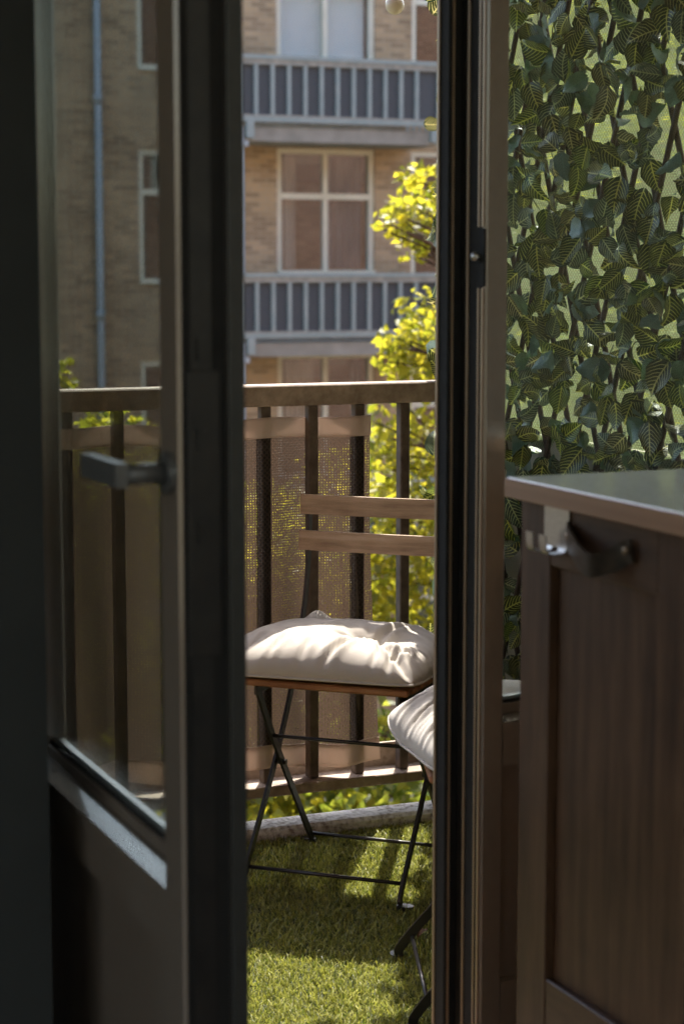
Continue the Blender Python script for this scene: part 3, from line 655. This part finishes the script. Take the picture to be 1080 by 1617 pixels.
for y1_ in (YE, YE - .396, YE - .792, YE - 1.188, YE - 1.584):
    y0_ = y1_ - .393
    d = cb('door', 'cab', CF + .010, CF + .021, y0_ + .074, y1_ - .078, .405, .926, bev=.0)
    cb('stile', 'cab', CF, CF + .0215, y1_ - .075, y1_, ZI + .085, 1.002, d)
    cb('stile', 'cab', CF, CF + .0215, y0_, y0_ + .0735, ZI + .085, 1.002, d)
    cb('rail', 'cab_h', CF + .0006, CF + .0213, y0_ + .0740, y1_ - .0757, .928, 1.0015, d)
    cb('rail', 'cab_h', CF + .0006, CF + .0213, y0_ + .0740, y1_ - .0757, ZI + .0855, .404, d)
    # leather pull
    st = MB(); P = smooth_pts([(-.003, y1_ - .122 - 2.19, .976 - ZI), (-.006, y1_ - .130 - 2.19, .973 - ZI), (-.013, y1_ - .150 - 2.19, .966 - ZI), (-.022, y1_ - .186 - 2.19, .954 - ZI), (-.024, y1_ - .214 - 2.19, .949 - ZI), (-.013, y1_ - .243 - 2.19, .958 - ZI), (-.005, y1_ - .258 - 2.19, .968 - ZI), (-.003, y1_ - .270 - 2.19, .972 - ZI)], 5)
    pl = st.sweep(P, .027, .004, (0, 0, 1)).build('leather_pull', M['leather'], cab)
    for yy in (y1_ - .131, y1_ - .262): MB().sweep([(-.0062, yy - 2.19, .972 - ZI), (-.0095, yy - 2.19, .972 - ZI)], .0045, 0, n=10).build('rivet', M['lit_trim'], pl, True)
# hook plate hanging over the cabinet front
hk = tag(empty('over_door_hook', (CF, 2.10, 1.0)), 'brushed steel double hook hanging over the cabinet front under the counter', 'hook')
def hb_(nm, x0, x1, y0, y1, z0, z1, bev=.0006): return MB().box(x0 - CF, x1 - CF, y0 - 2.10, y1 - 2.10, z0 - 1, z1 - 1, bev=bev).build(nm, M['silver'], hk)
hb_('plate', CF - .0030, CF - .0014, 2.069, 2.129, .953, 1.0045)
for y in (2.116, 2.083):
    pts = smooth_pts([(-.0022, y - 2.10, .9535 - 1), (-.006, y - 2.10, .949 - 1), (-.022, y - 2.10, .9485 - 1), (-.0285, y - 2.10, .954 - 1), (-.030, y - 2.10, .972 - 1)], 5)
    MB().sweep(pts, .0165, .0016, (0, 1, 0)).build('prong', M['silver'], hk)

# ================================================================== PARTITION AND LEAFY TRELLIS
pt = tag(empty('balcony_partition', (2.10, 3.4, 0)), 'pale netting and beige board partition at the side of the balcony', 'partition')
def pbx(nm, m, x0, x1, y0, y1, z0, z1, bev=0): return MB().box(x0 - 2.10, x1 - 2.10, y0 - 3.4, y1 - 3.4, z0, z1, bev=bev).build(nm, M[m], pt)
for y0, y1 in ((2.91, 3.21), (3.214, 3.66), (3.664, 4.13)): pbx('board', 'board', 2.098, 2.116, y0, y1, .004, .925, .002)
pbx('top_rail', 'board', 2.095, 2.12, 2.91, 4.13, 2.0, 2.04, .002)
for y in (2.905, 4.10): pbx('post', 'board', 2.117, 2.145, y, y + .03, .004, 2.04, .002)
NY, NZ = 60, 50
yy, zz = np.meshgrid(np.linspace(2.91, 4.13, NY), np.linspace(.90, 2.02, NZ))
xx = 2.095 + .004 * np.sin(yy * 13 + zz * 4) + .002 * np.sin(zz * 17)
i = np.arange(NY - 1)[None, :] + NY * np.arange(NZ - 1)[:, None]
put('netting', np_mesh('netting', np.stack([xx - 2.10, yy - 3.4, zz], 2).reshape(-1, 3), np.stack([i, i + 1, i + NY + 1, i + NY], 2).reshape(-1, 4), M['net'], True, uv=np.stack([yy, zz], 2).reshape(-1, 2)), pt)

def ivy_leaf_arrays(L, Wd, fold, curl, twist, seed):
    r = np.random.default_rng(seed); n = 9; cols = np.array([-1, -.55, 0, .55, 1])
    v = np.linspace(0, 1, n); prof = np.sin(np.pi * v ** .62) ** .85; prof[0] = .06; prof[-1] = .0
    V, U = np.meshgrid(v, cols, indexing='ij'); Wv = prof[:, None] * Wd / 2
    X = U * Wv; Y = V * L - .10 * L * np.abs(U) * (1 - V) ** 2 * 1.2
    Z = fold * np.abs(U) * Wv + curl * L * (V - .3) ** 2 * -1 + twist * U * V * Wd * .4 + .0022 * np.sin(V * 19 + seed) * np.abs(U) * prof[:, None] * 1.3
    P = np.stack([X, Y, Z], 2).reshape(-1, 3); uv = np.stack([.5 + U * .5 * np.clip(prof[:, None] * 1.0 + .0, .0, 1), V], 2).reshape(-1, 2)
    i = np.arange(4)[None, :] + 5 * np.arange(n - 1)[:, None]
    F = np.stack([i, i + 1, i + 6, i + 5], 2).reshape(-1, 4)
    return P, F, uv
def trellis():
    e = tag(empty('leafy_trellis', (2.06, 3.5, 0)), 'brown willow lattice covered with dark artificial leaves with yellow veins', 'trellis')
    OX, OY = 2.06, 3.5
    # lattice of crossing sticks
    Z0, Z1, Y0, Y1 = .03, 1.98, 2.92, 4.15
    for s in (-1, 1):
        sl_ = .40
        y = Y0 - (sl_ * (Z1 - Z0)) if s > 0 else Y0
        y_end = Y1 if s > 0 else Y1 + sl_ * (Z1 - Z0)
        while y < y_end:
            ya = y + random.uniform(-.006, .006); pts = []
            for t in np.linspace(0, 1, 9):
                zz_ = Z0 + (Z1 - Z0) * t; yv = ya + s * sl_ * (Z1 - Z0) * t
                if Y0 <= yv <= Y1: pts.append((s * .006 + random.uniform(-.001, .001), yv - OY, zz_))
            # clip ends exactly at the borders
            if len(pts) >= 2:
                MB().sweep(pts, .0058, 0, n=6).build('slat', M['stick'], e, True)
            y += .104
    # leaves
    bases = []
    for k in range(10):
        rr = np.random.default_rng(100 + k); L = rr.uniform(.044, .060)
        bases.append(ivy_leaf_arrays(L, L * rr.uniform(.70, .84), rr.uniform(-.3, .85), rr.uniform(-.9, 1.7), rr.uniform(-.7, .7), k))
    meshes = {}
    def leaf_mesh(b, mi):
        if (b, mi) not in meshes: P, F, uv = bases[b]; meshes[b, mi] = np_mesh('leaf', P, F, M['ivy'][mi], True, uv=uv)
        return meshes[b, mi]
    items = []
    # jittered grid keeps the cover even with small gaps
    gy, gz = .0375, .0375
    for a in np.arange(2.95, 4.19, gy):
        for c in np.arange(.06, 2.03, gz):
            if random.random() < .06 or noise.noise((a * 7, c * 7, 3)) > .40: continue
            items.append((a + random.uniform(-.026, .026), c + random.uniform(-.026, .026)))
    import mathutils
    inst = []
    for (a, c) in items:
        out = random.uniform(.004, .06); azm = random.gauss(.45, .6); tilt = random.gauss(.10, .5)
        nrm = Vector((-1, 0, 0)); nrm.rotate(mathutils.Euler((0, -tilt, azm)))
        # leaf points mostly down and sideways
        ang = random.gauss(0, 1.4); dn = Vector((0, math.sin(ang), -math.cos(ang))); dn = (dn - nrm * dn.dot(nrm)).normalized()
        if random.random() < .10: nrm = -nrm
        xx_ = dn.cross(nrm).normalized()
        mtx = mathutils.Matrix((xx_, dn, nrm)).transposed()
        sc = random.uniform(.85, 1.2); mi = random.choices((0, 1, 2, 3), (42, 22, 18, 18))[0]; b = random.randrange(10)
        base = Vector((-out, a - OY, c)) - dn * .025
        inst.append((base, mtx, sc, mi, b, a, c))
    cp = Vector((0, 0, 1.29))
    def vis(it):      # size in view: only those the door glass or opening can show come first
        a, c = it[5], it[6]; dist = math.sqrt(2.0 ** 2 + a * a)
        seen = (3.14 < a < 3.97 and .93 < c < 1.93) or (3.78 < a < 3.95 and .3 < c < .93) or (4.12 < a and .3 < c < 1.2)
        return (0 if seen else 1, dist)
    inst.sort(key=vis)
    for it in inst[:300]:
        base, mtx, sc, mi, b = it[:5]
        o = put('leaf', leaf_mesh(b, mi), e); o.location = base; o.rotation_mode = 'QUATERNION'; o.rotation_quaternion = mtx.to_quaternion(); o.scale = (sc,) * 3
    V, F, UV, MI = [], [], [], []; off = 0
    for it in inst[300:]:
        base, mtx, sc, mi, b = it[:5]; P, Fb, uv = bases[b]
        V.append(P @ np.array(mtx).T * sc + np.array(base)); F.append(Fb + off); UV.append(uv); MI.append(np.full(len(Fb), mi)); off += len(P)
    me = np_mesh('foliage', np.concatenate(V), np.concatenate(F), M['ivy'], True, uv=np.concatenate(UV)); me.polygons.foreach_set('material_index', np.concatenate(MI).astype(np.int32))
    tag(put('foliage', me, e), kind='stuff')
    # thin vine stems
    for k in range(34):
        y = random.uniform(2.9, 4.1); z = random.uniform(.1, 1.9); P = [(random.uniform(-.02, -.008), y - OY, z)]
        for q in range(7): P.append((random.uniform(-.03, -.008), P[-1][1] + random.uniform(-.03, .03), P[-1][2] + random.uniform(-.02, .05)))
        MB().sweep(smooth_pts(P, 4), .0011, 0, n=5).build('stem', M['stem'], e, True)
    return e
M['dry_leaf'] = simple('dry_leaf', (.10, .05, .025), (.22, .13, .07), 120, .7)
M['stem'] = simple('vine_stem', (.03, .06, .012), (.06, .10, .02), 30, .5)
trellis()

# ================================================================== BUILDING OPPOSITE
YW = 26.1; BZ = -5.6
bd = tag(empty('apartment_building', (10.5, YW, BZ)), 'brown brick apartment building with grey railed balconies beyond the trees', 'building')
def bb(nm, m, x0, x1, y0, y1, z0, z1, par=None, bev=0): return MB().box(x0 - 10.5, x1 - 10.5, y0 - YW, y1 - YW, z0 - BZ, z1 - BZ, bev=bev).build(nm, M[m], par or bd)
ST = 2.851; RT = [4.068 + ST, 4.068, 1.217, 1.217 - ST]
openings = []
for rt in RT:
    for (x0, x1, a, b) in ((8.10, 9.02, -1.19 + .04, .0), (10.10, 11.58, -.95, -.0), (12.15, 13.05, -.95, 0)):
        if x0 < 9:
            for dx in (0, -3.4, -6.8, -10.2): openings.append((x0 + dx, x1 + dx, rt - 3.0, rt - 1.19))
        else: openings.append((x0, x1, rt - 2.89 if x0 < 12 else rt - 3.6, rt - 1.13))
# wall with window openings, cut on a grid of cells
xs = sorted({-6, 30} | {o[0] for o in openings} | {o[1] for o in openings}); zs = sorted({BZ, 6.2} | {o[2] for o in openings} | {o[3] for o in openings if o[3] < 6.1})
wall = MB()
for xa, xb in zip(xs, xs[1:]):
    run = None
    for za, zb in zip(zs, zs[1:]):
        cx, cz = (xa + xb) / 2, (za + zb) / 2; hole = any(o[0] < cx < o[1] and o[2] < cz < o[3] for o in openings)
        if hole:
            if run: wall.box(xa - 10.5, xb - 10.5, 0, .3, run[0] - BZ, run[1] - BZ); run = None
        else: run = (run[0], zb) if run else (za, zb)
    if run: wall.box(xa - 10.5, xb - 10.5, 0, .3, run[0] - BZ, run[1] - BZ)
wall.build('wall', M['brick'], bd)
bb('rear_wall', 'brick', -6, 30, YW + 5.7, YW + 6, BZ, 6.2); bb('roof', 'roof', -6.2, 30.2, YW - .2, YW + 6.1, 6.201, 6.4)
for rt in RT[1:] + [RT[-1] - ST]: bb('storey_floor', 'bconcrete', -5.9, 29.9, YW + .31, YW + 5.69, rt - 1.12 - .2 - ST * 0 + .0, rt - 1.12)
def window(x0, x1, z0, z1, cols, transom, blind=False, curtain=None, pale=None):
    w_ = MB(); F = .075; y0, y1 = YW + .03, YW + .12
    def fb(par, nm, a, b, c, d, yy0=y0, yy1=y1, m='frame_green'): return bb(nm, m, a, b, yy0, yy1, c, d, par)
    o = fb(None, 'window', x0 + .003, x1 - .003, z1 - F, z1 - .003)           # head piece carries the rest
    fb(o, 'frame', x0 + .003, x0 + F, z0 + F, z1 - F - .001); fb(o, 'frame', x1 - F, x1 - .003, z0 + F, z1 - F - .001)
    fb(o, 'sill', x0 + .003, x1 - .003, z0 + .003, z0 + F - .001, YW - .04, y1)
    xm = [x0 + F + (x1 - x0 - 2 * F) * k / cols for k in range(cols + 1)]
    for k in range(1, cols): fb(o, 'mullion', xm[k] - .035, xm[k] + .035, z0 + F, z1 - F - .001, y0 + .005, y1 - .005)
    if transom: fb(o, 'transom', x0 + F + .001, x1 - F - .001, transom - .04, transom + .04, y0 - .006, y1 - .015)
    for k in range(cols): 
        for (a, b) in (((z0 + F, transom - .04), (transom + .04, z1 - F)) if transom else ((z0 + F, z1 - F),)):
            fb(o, 'pane', xm[k] + .03, xm[k + 1] - .03, a - .005, b + .005, y0 + .035, y0 + .042, 'glass' if blind else 'pane_far')
    if blind: fb(o, 'blind', x0 + .1, x1 - .1, z0 + .1, z1 - .08, y1 + .05, y1 + .06, 'blind')
    if curtain:
        for q_, (a, b) in enumerate(curtain): 
            c = MB(); pts = [(x - 10.5, (y1 + .12 - YW) + .04 * math.sin(x * 40)) for x in np.linspace(a, b, 30)]
            n = len(pts); c.v = [(p, q, z0 + .1 - BZ) for p, q in pts] + [(p, q, z1 - .1 - BZ) for p, q in pts]
            for i_ in range(n - 1): c.face((i_, i_ + 1, n + i_ + 1, n + i_))
            c.build('curtain', M['pale_curtain' if q_ == pale else 'curtain'], o, True)
    return o
for n_, rt in enumerate(RT):
    z1 = rt - 1.13
    for dx in (0, -3.4, -6.8, -10.2): window(8.10 + dx, 9.02 + dx, rt - 3.0, rt - 1.19, 1, rt - 1.763)
    window(10.10, 11.58, rt - 2.89, z1, 2, rt - 1.79, blind=(n_ in (0,)), curtain=[(10.95, 11.5), (10.18, 10.46)] if n_ in (1, 3) else ([(10.2, 10.75), (11.3, 11.5)] if n_ == 2 else None), pale=1 if n_ == 1 else 0)
    window(12.15, 13.05, rt - 3.6, z1, 1, rt - 1.9)
def balcony(rt):
    YB = 25.0
    o = bb('balcony', 'bconcrete', 9.16, 12.10, YB + .06, YW - .001, rt - 1.115, rt - .935)
    def q(nm, m, x0, x1, y0, y1, z0, z1): return bb(nm, m, x0, x1, y0, y1, z0, z1, o)
    q('handrail', 'bal_paint', 9.10, 12.08, YB - .04, YB + .05, rt - .055, rt)
    q('rail_cap', 'bal_cream', 9.12, 12.06, YB - .02, YB + .03, rt - .125, rt - .056)
    q('lower_rail', 'bal_paint', 9.12, 12.06, YB - .02, YB + .03, rt - .865, rt - .80); q('lower_cap', 'bal_cream', 9.12, 12.06, YB - .022, YB + .026, rt - .799, rt - .775)
    q('cloth', 'bal_panel', 9.14, 12.05, YB + .035, YB + .045, rt - .79, rt - .11)
    for x in [9.125 + .233 * k for k in range(12)] + [12.025]: q('baluster', 'bal_paint', x - .0, x + .052 if x < 12 else x + .045, YB - .018, YB + .028, rt - .774, rt - .126)
    for x in (9.24, 11.93): q('bracket', 'bal_paint', x, x + .10, YB - .05, YB + .059, rt - 1.08, rt - .866)
    for x in (9.10, 12.03):
        q('side_rail', 'bal_paint', x, x + .045, YB + .05, YW - .002, rt - .055, rt - .002)
        for k in range(5): q('side_baluster', 'bal_paint', x + .005, x + .04, YB + .2 + k * .2, YB + .23 + k * .2, rt - .934, rt - .056)
    q('downpipe', 'pipe', 9.17, 9.215, YB + .02, YB + .058, rt - ST + .001, rt - .936); q('pipe_collar', 'pipe', 9.13, 9.27, YB - .02, YB + .10, rt - 1.19, rt - 1.117)
for rt in RT[1:]: balcony(rt)
MB().sweep([(7.52 - 10.5, -.08, 0), (7.53 - 10.5, -.08, 11.8)], .05, 0, n=12).build('drainpipe', M['pipe'], bd, True)
for z in (0.6, 3.45): 
    MB().sweep([(7.522 - 10.5, -.08, z - BZ), (7.522 - 10.5, -.08, z + .12 - BZ)], .062, 0, n=12).build('pipe_collar', M['pipe'], bd, True)

# ================================================================== TREES
def leaf_mass(C, Rr, n, size, m, seed, flat=.8):
    """n leaves round cluster centres C with radii Rr"""
    r = np.random.default_rng(seed); C = np.array(C); Rr = np.array(Rr); wgt = Rr ** 2; pick = r.choice(len(C), n, p=wgt / wgt.sum())
    d = r.normal(size=(n, 3)); d /= np.linalg.norm(d, axis=1)[:, None]; rad = Rr[pick] * r.uniform(.0, 1, n) ** .45
    P = C[pick] + d * rad[:, None] * np.array([1, 1, flat])
    nrm = r.normal(size=(n, 3)) + np.array([0, 0, .7]); nrm /= np.linalg.norm(nrm, axis=1)[:, None]
    a = np.cross(nrm, r.normal(size=(n, 3))); a /= np.linalg.norm(a, axis=1)[:, None]; b = np.cross(nrm, a)
    s = size * r.uniform(.6, 1.25, n)[:, None]
    fold = nrm * s * .18
    V = np.stack([P - a * s * .6, P + b * s * .36 + fold, P + a * s * .6, P - b * s * .36 + fold], 1).reshape(-1, 3)
    F = np.arange(n)[:, None] * 4 + np.array([0, 1, 2, 3]); F = np.concatenate([F[:, [0, 1, 2]], F[:, [0, 2, 3]]])
    tone = np.clip(r.normal(.5, .28, n), 0, 1); return V, F, np.repeat(tone, 4)
def tree(name, label, base, top, clusters, n, size, m, seed, group=None, trunk_r=.14):
    e = tag(empty(name, base), label, 'tree', group); r = random.Random(seed); B = Vector(base)
    t = MB(); top = Vector(top) - B; K = 8
    path = [top * (i / K) + Vector((r.uniform(-.08, .08), r.uniform(-.08, .08), 0)) * (i > 0) for i in range(K + 1)]
    t.sweep(path, trunk_r, 0, n=10, taper=[1 - .75 * i / K for i in range(K + 1)])
    for c, rad in clusters:
        tip = Vector(c) - B; zz_ = max(.25, min(.95, (tip.z - 1.0) / max(top.z, .1))); st = path[min(K, max(1, int(zz_ * K)))]
        mid = st.lerp(tip, .5) + Vector((r.uniform(-.15, .15), r.uniform(-.15, .15), .12 * (tip - st).length))
        t.sweep(smooth_pts([st, mid, tip], 4), trunk_r * .22, 0, n=6, taper=[1 - .8 * i / 8 for i in range(9)])
        for _ in range(3):
            q = tip + Vector((r.uniform(-1, 1), r.uniform(-1, 1), r.uniform(-.7, .9))) * rad * .8
            t.sweep([mid.lerp(tip, .7), q], trunk_r * .07, 0, n=4)
    t.build('trunk', M['bark'], e, True)
    V, F, rn = leaf_mass([c for c, _ in clusters], [q for _, q in clusters], n, size, m, seed)
    put('crown', np_mesh('crown', V - np.array(base), F, m, rnd=rn), e)
    return e
def px(x, y, dist):       # direction helper for laying out crowns at a chosen real distance (m)
    u = (x - 540) / 3144; v = (y - 808.5) / 3144; A, Pp = R(23), R(7)
    fw = Vector((math.sin(A) * math.cos(Pp), math.cos(A) * math.cos(Pp), -math.sin(Pp))); rt = Vector((math.cos(A), -math.sin(A), 0)); up = rt.cross(fw)
    d = fw + u * rt - v * up; return Vector((0, 0, 1.29)) + d * (dist / math.hypot(d.x, d.y))
r5 = random.Random(5)
cl = []
for (x, y, dd, rad) in ((668, 290, 10.6, .16), (640, 345, 10.4, .17), (672, 350, 10.7, .2), (655, 392, 10.5, .11), (690, 330, 10.9, .3), (618, 355, 10.3, .09),
                        (665, 545, 10.6, .26), (640, 560, 10.4, .18), (690, 520, 11, .3), (660, 590, 10.8, .24), (625, 548, 10.3, .1),
                        (630, 690, 10.6, .30), (665, 740, 10.9, .4), (625, 790, 10.5, .32), (680, 850, 10.9, .4), (640, 920, 10.6, .36), (610, 690, 10.3, .2), (650, 1000, 10.8, .4), (600, 860, 10.4, .3)):
    cl.append((px(x, y, dd), rad))
for k in range(46):
    cl.append((px(r5.uniform(830, 1500), r5.uniform(-100, 1150), r5.uniform(10.2, 13.5)), r5.uniform(.3, .5)))
tree('street_tree', 'tall yellow-green tree with sunlit leaves beyond the railing and trellis', (7.2, 9.8, -5.6), (7.0, 9.9, 2.6), cl, 21000, .058, M['leaf_y'], 21, 'trees in the courtyard', .16)
cl = [(px(r5.uniform(300, 560), r5.uniform(800, 1300), r5.uniform(9, 11)), r5.uniform(.22, .42)) for k in range(26)] + [(px(430, 830, 9.6), .25), (px(470, 905, 9.4), .3), (px(400, 960, 9.6), .3), (px(400, 1285, 8.6), .3), (px(480, 1275, 8.8), .25), (px(530, 1290, 8.8), .2)]
tree('young_tree', 'young yellow-green tree behind the mesh screen below rail height', (4.0, 9.0, -5.6), (4.0, 9.0, -1.0), cl, 11000, .058, M['leaf_y'], 22, 'trees in the courtyard', .09)
cl = [(px(103, 575, 9.0), .05), (px(100, 600, 9.0), .06), (px(98, 622, 9), .05), (px(150, 672, 9.2), .12), (px(185, 665, 9.3), .09), (px(205, 670, 9.3), .06)] + [(px(r5.uniform(-40, 260), r5.uniform(720, 1250), r5.uniform(8.8, 10.5)), r5.uniform(.2, .4)) for k in range(20)]
tree('young_tree', 'slender tree whose topmost sprig rises past the rail near the drainpipe', (2.4, 9.3, -5.6), (2.4, 9.3, -.2), cl, 8000, .055, M['leaf_y'], 23, 'trees in the courtyard', .08)
cl = [(px(r5.uniform(300, 1400), r5.uniform(1150, 1500), r5.uniform(8.5, 12.5)), r5.uniform(.35, .6)) for k in range(34)]
tree('shrubby_tree', 'low dark green bushy tree seen beneath the bottom rail', (5.4, 9.2, -5.6), (5.4, 9.2, -2.2), cl, 12000, .07, M['leaf_g'], 24, 'trees in the courtyard', .09)

# ================================================================== FALLEN LEAVES
for k_, (x_, y_, z_, a_, lb) in enumerate(((1.500, 4.125, .0365, .4, 'dry brown leaf lying on the kerb'), (1.60, 3.36, .022, 2.2, 'small dry leaf lying on the grass by the chair foot'))):
    P_, F_, uv_ = ivy_leaf_arrays(.030, .016, .5, .8, .6, 40 + k_)
    o = put('fallen_leaf', np_mesh('fallen_leaf', P_, F_, M['dry_leaf'], True), None, (x_, y_, z_), (R(8), R(-6), a_)); tag(o, lb, 'leaf', 'fallen leaves')
# ================================================================== FESTOON BULB
bx_, by_, bz_ = 1.935, 4.25, 1.865
fb = tag(empty('festoon_bulb', (bx_, by_, bz_)), 'round cream festoon bulb hanging above the railing', 'bulb')
def lathe(prof, n=20):
    b = MB(); K = len(prof)
    for r_, z_ in prof:
        for j in range(n): b.v.append((r_ * math.cos(2 * math.pi * j / n), r_ * math.sin(2 * math.pi * j / n), z_))
    for i_ in range(K - 1):
        for j in range(n): jj = (j + 1) % n; b.face((i_ * n + j, i_ * n + jj, (i_ + 1) * n + jj, (i_ + 1) * n + j))
    return b
lathe([(.0005, 0)] + [(.022 * math.sin(a), .022 - .022 * math.cos(a)) for a in np.linspace(.2, 2.5, 12)] + [(.0125, .047), (.0125, .056)]).build('globe', M['bulb'], fb, True)
lathe([(.0005, .050), (.015, .0505), (.016, .08), (.012, .088), (.0005, .0885)], 14).build('socket', M['black_metal'], fb, True)
fc = MB().sweep([(x, by_ + .02 * math.sin(x), bz_ + .093 + .05 * (x - bx_) ** 2) for x in np.linspace(-.8, 2.16, 40)], .003, 0, n=6).build('festoon_cable', M['black_metal'], None, True)
tag(fc, 'thin black festoon cable strung above the balcony railing', 'cable')
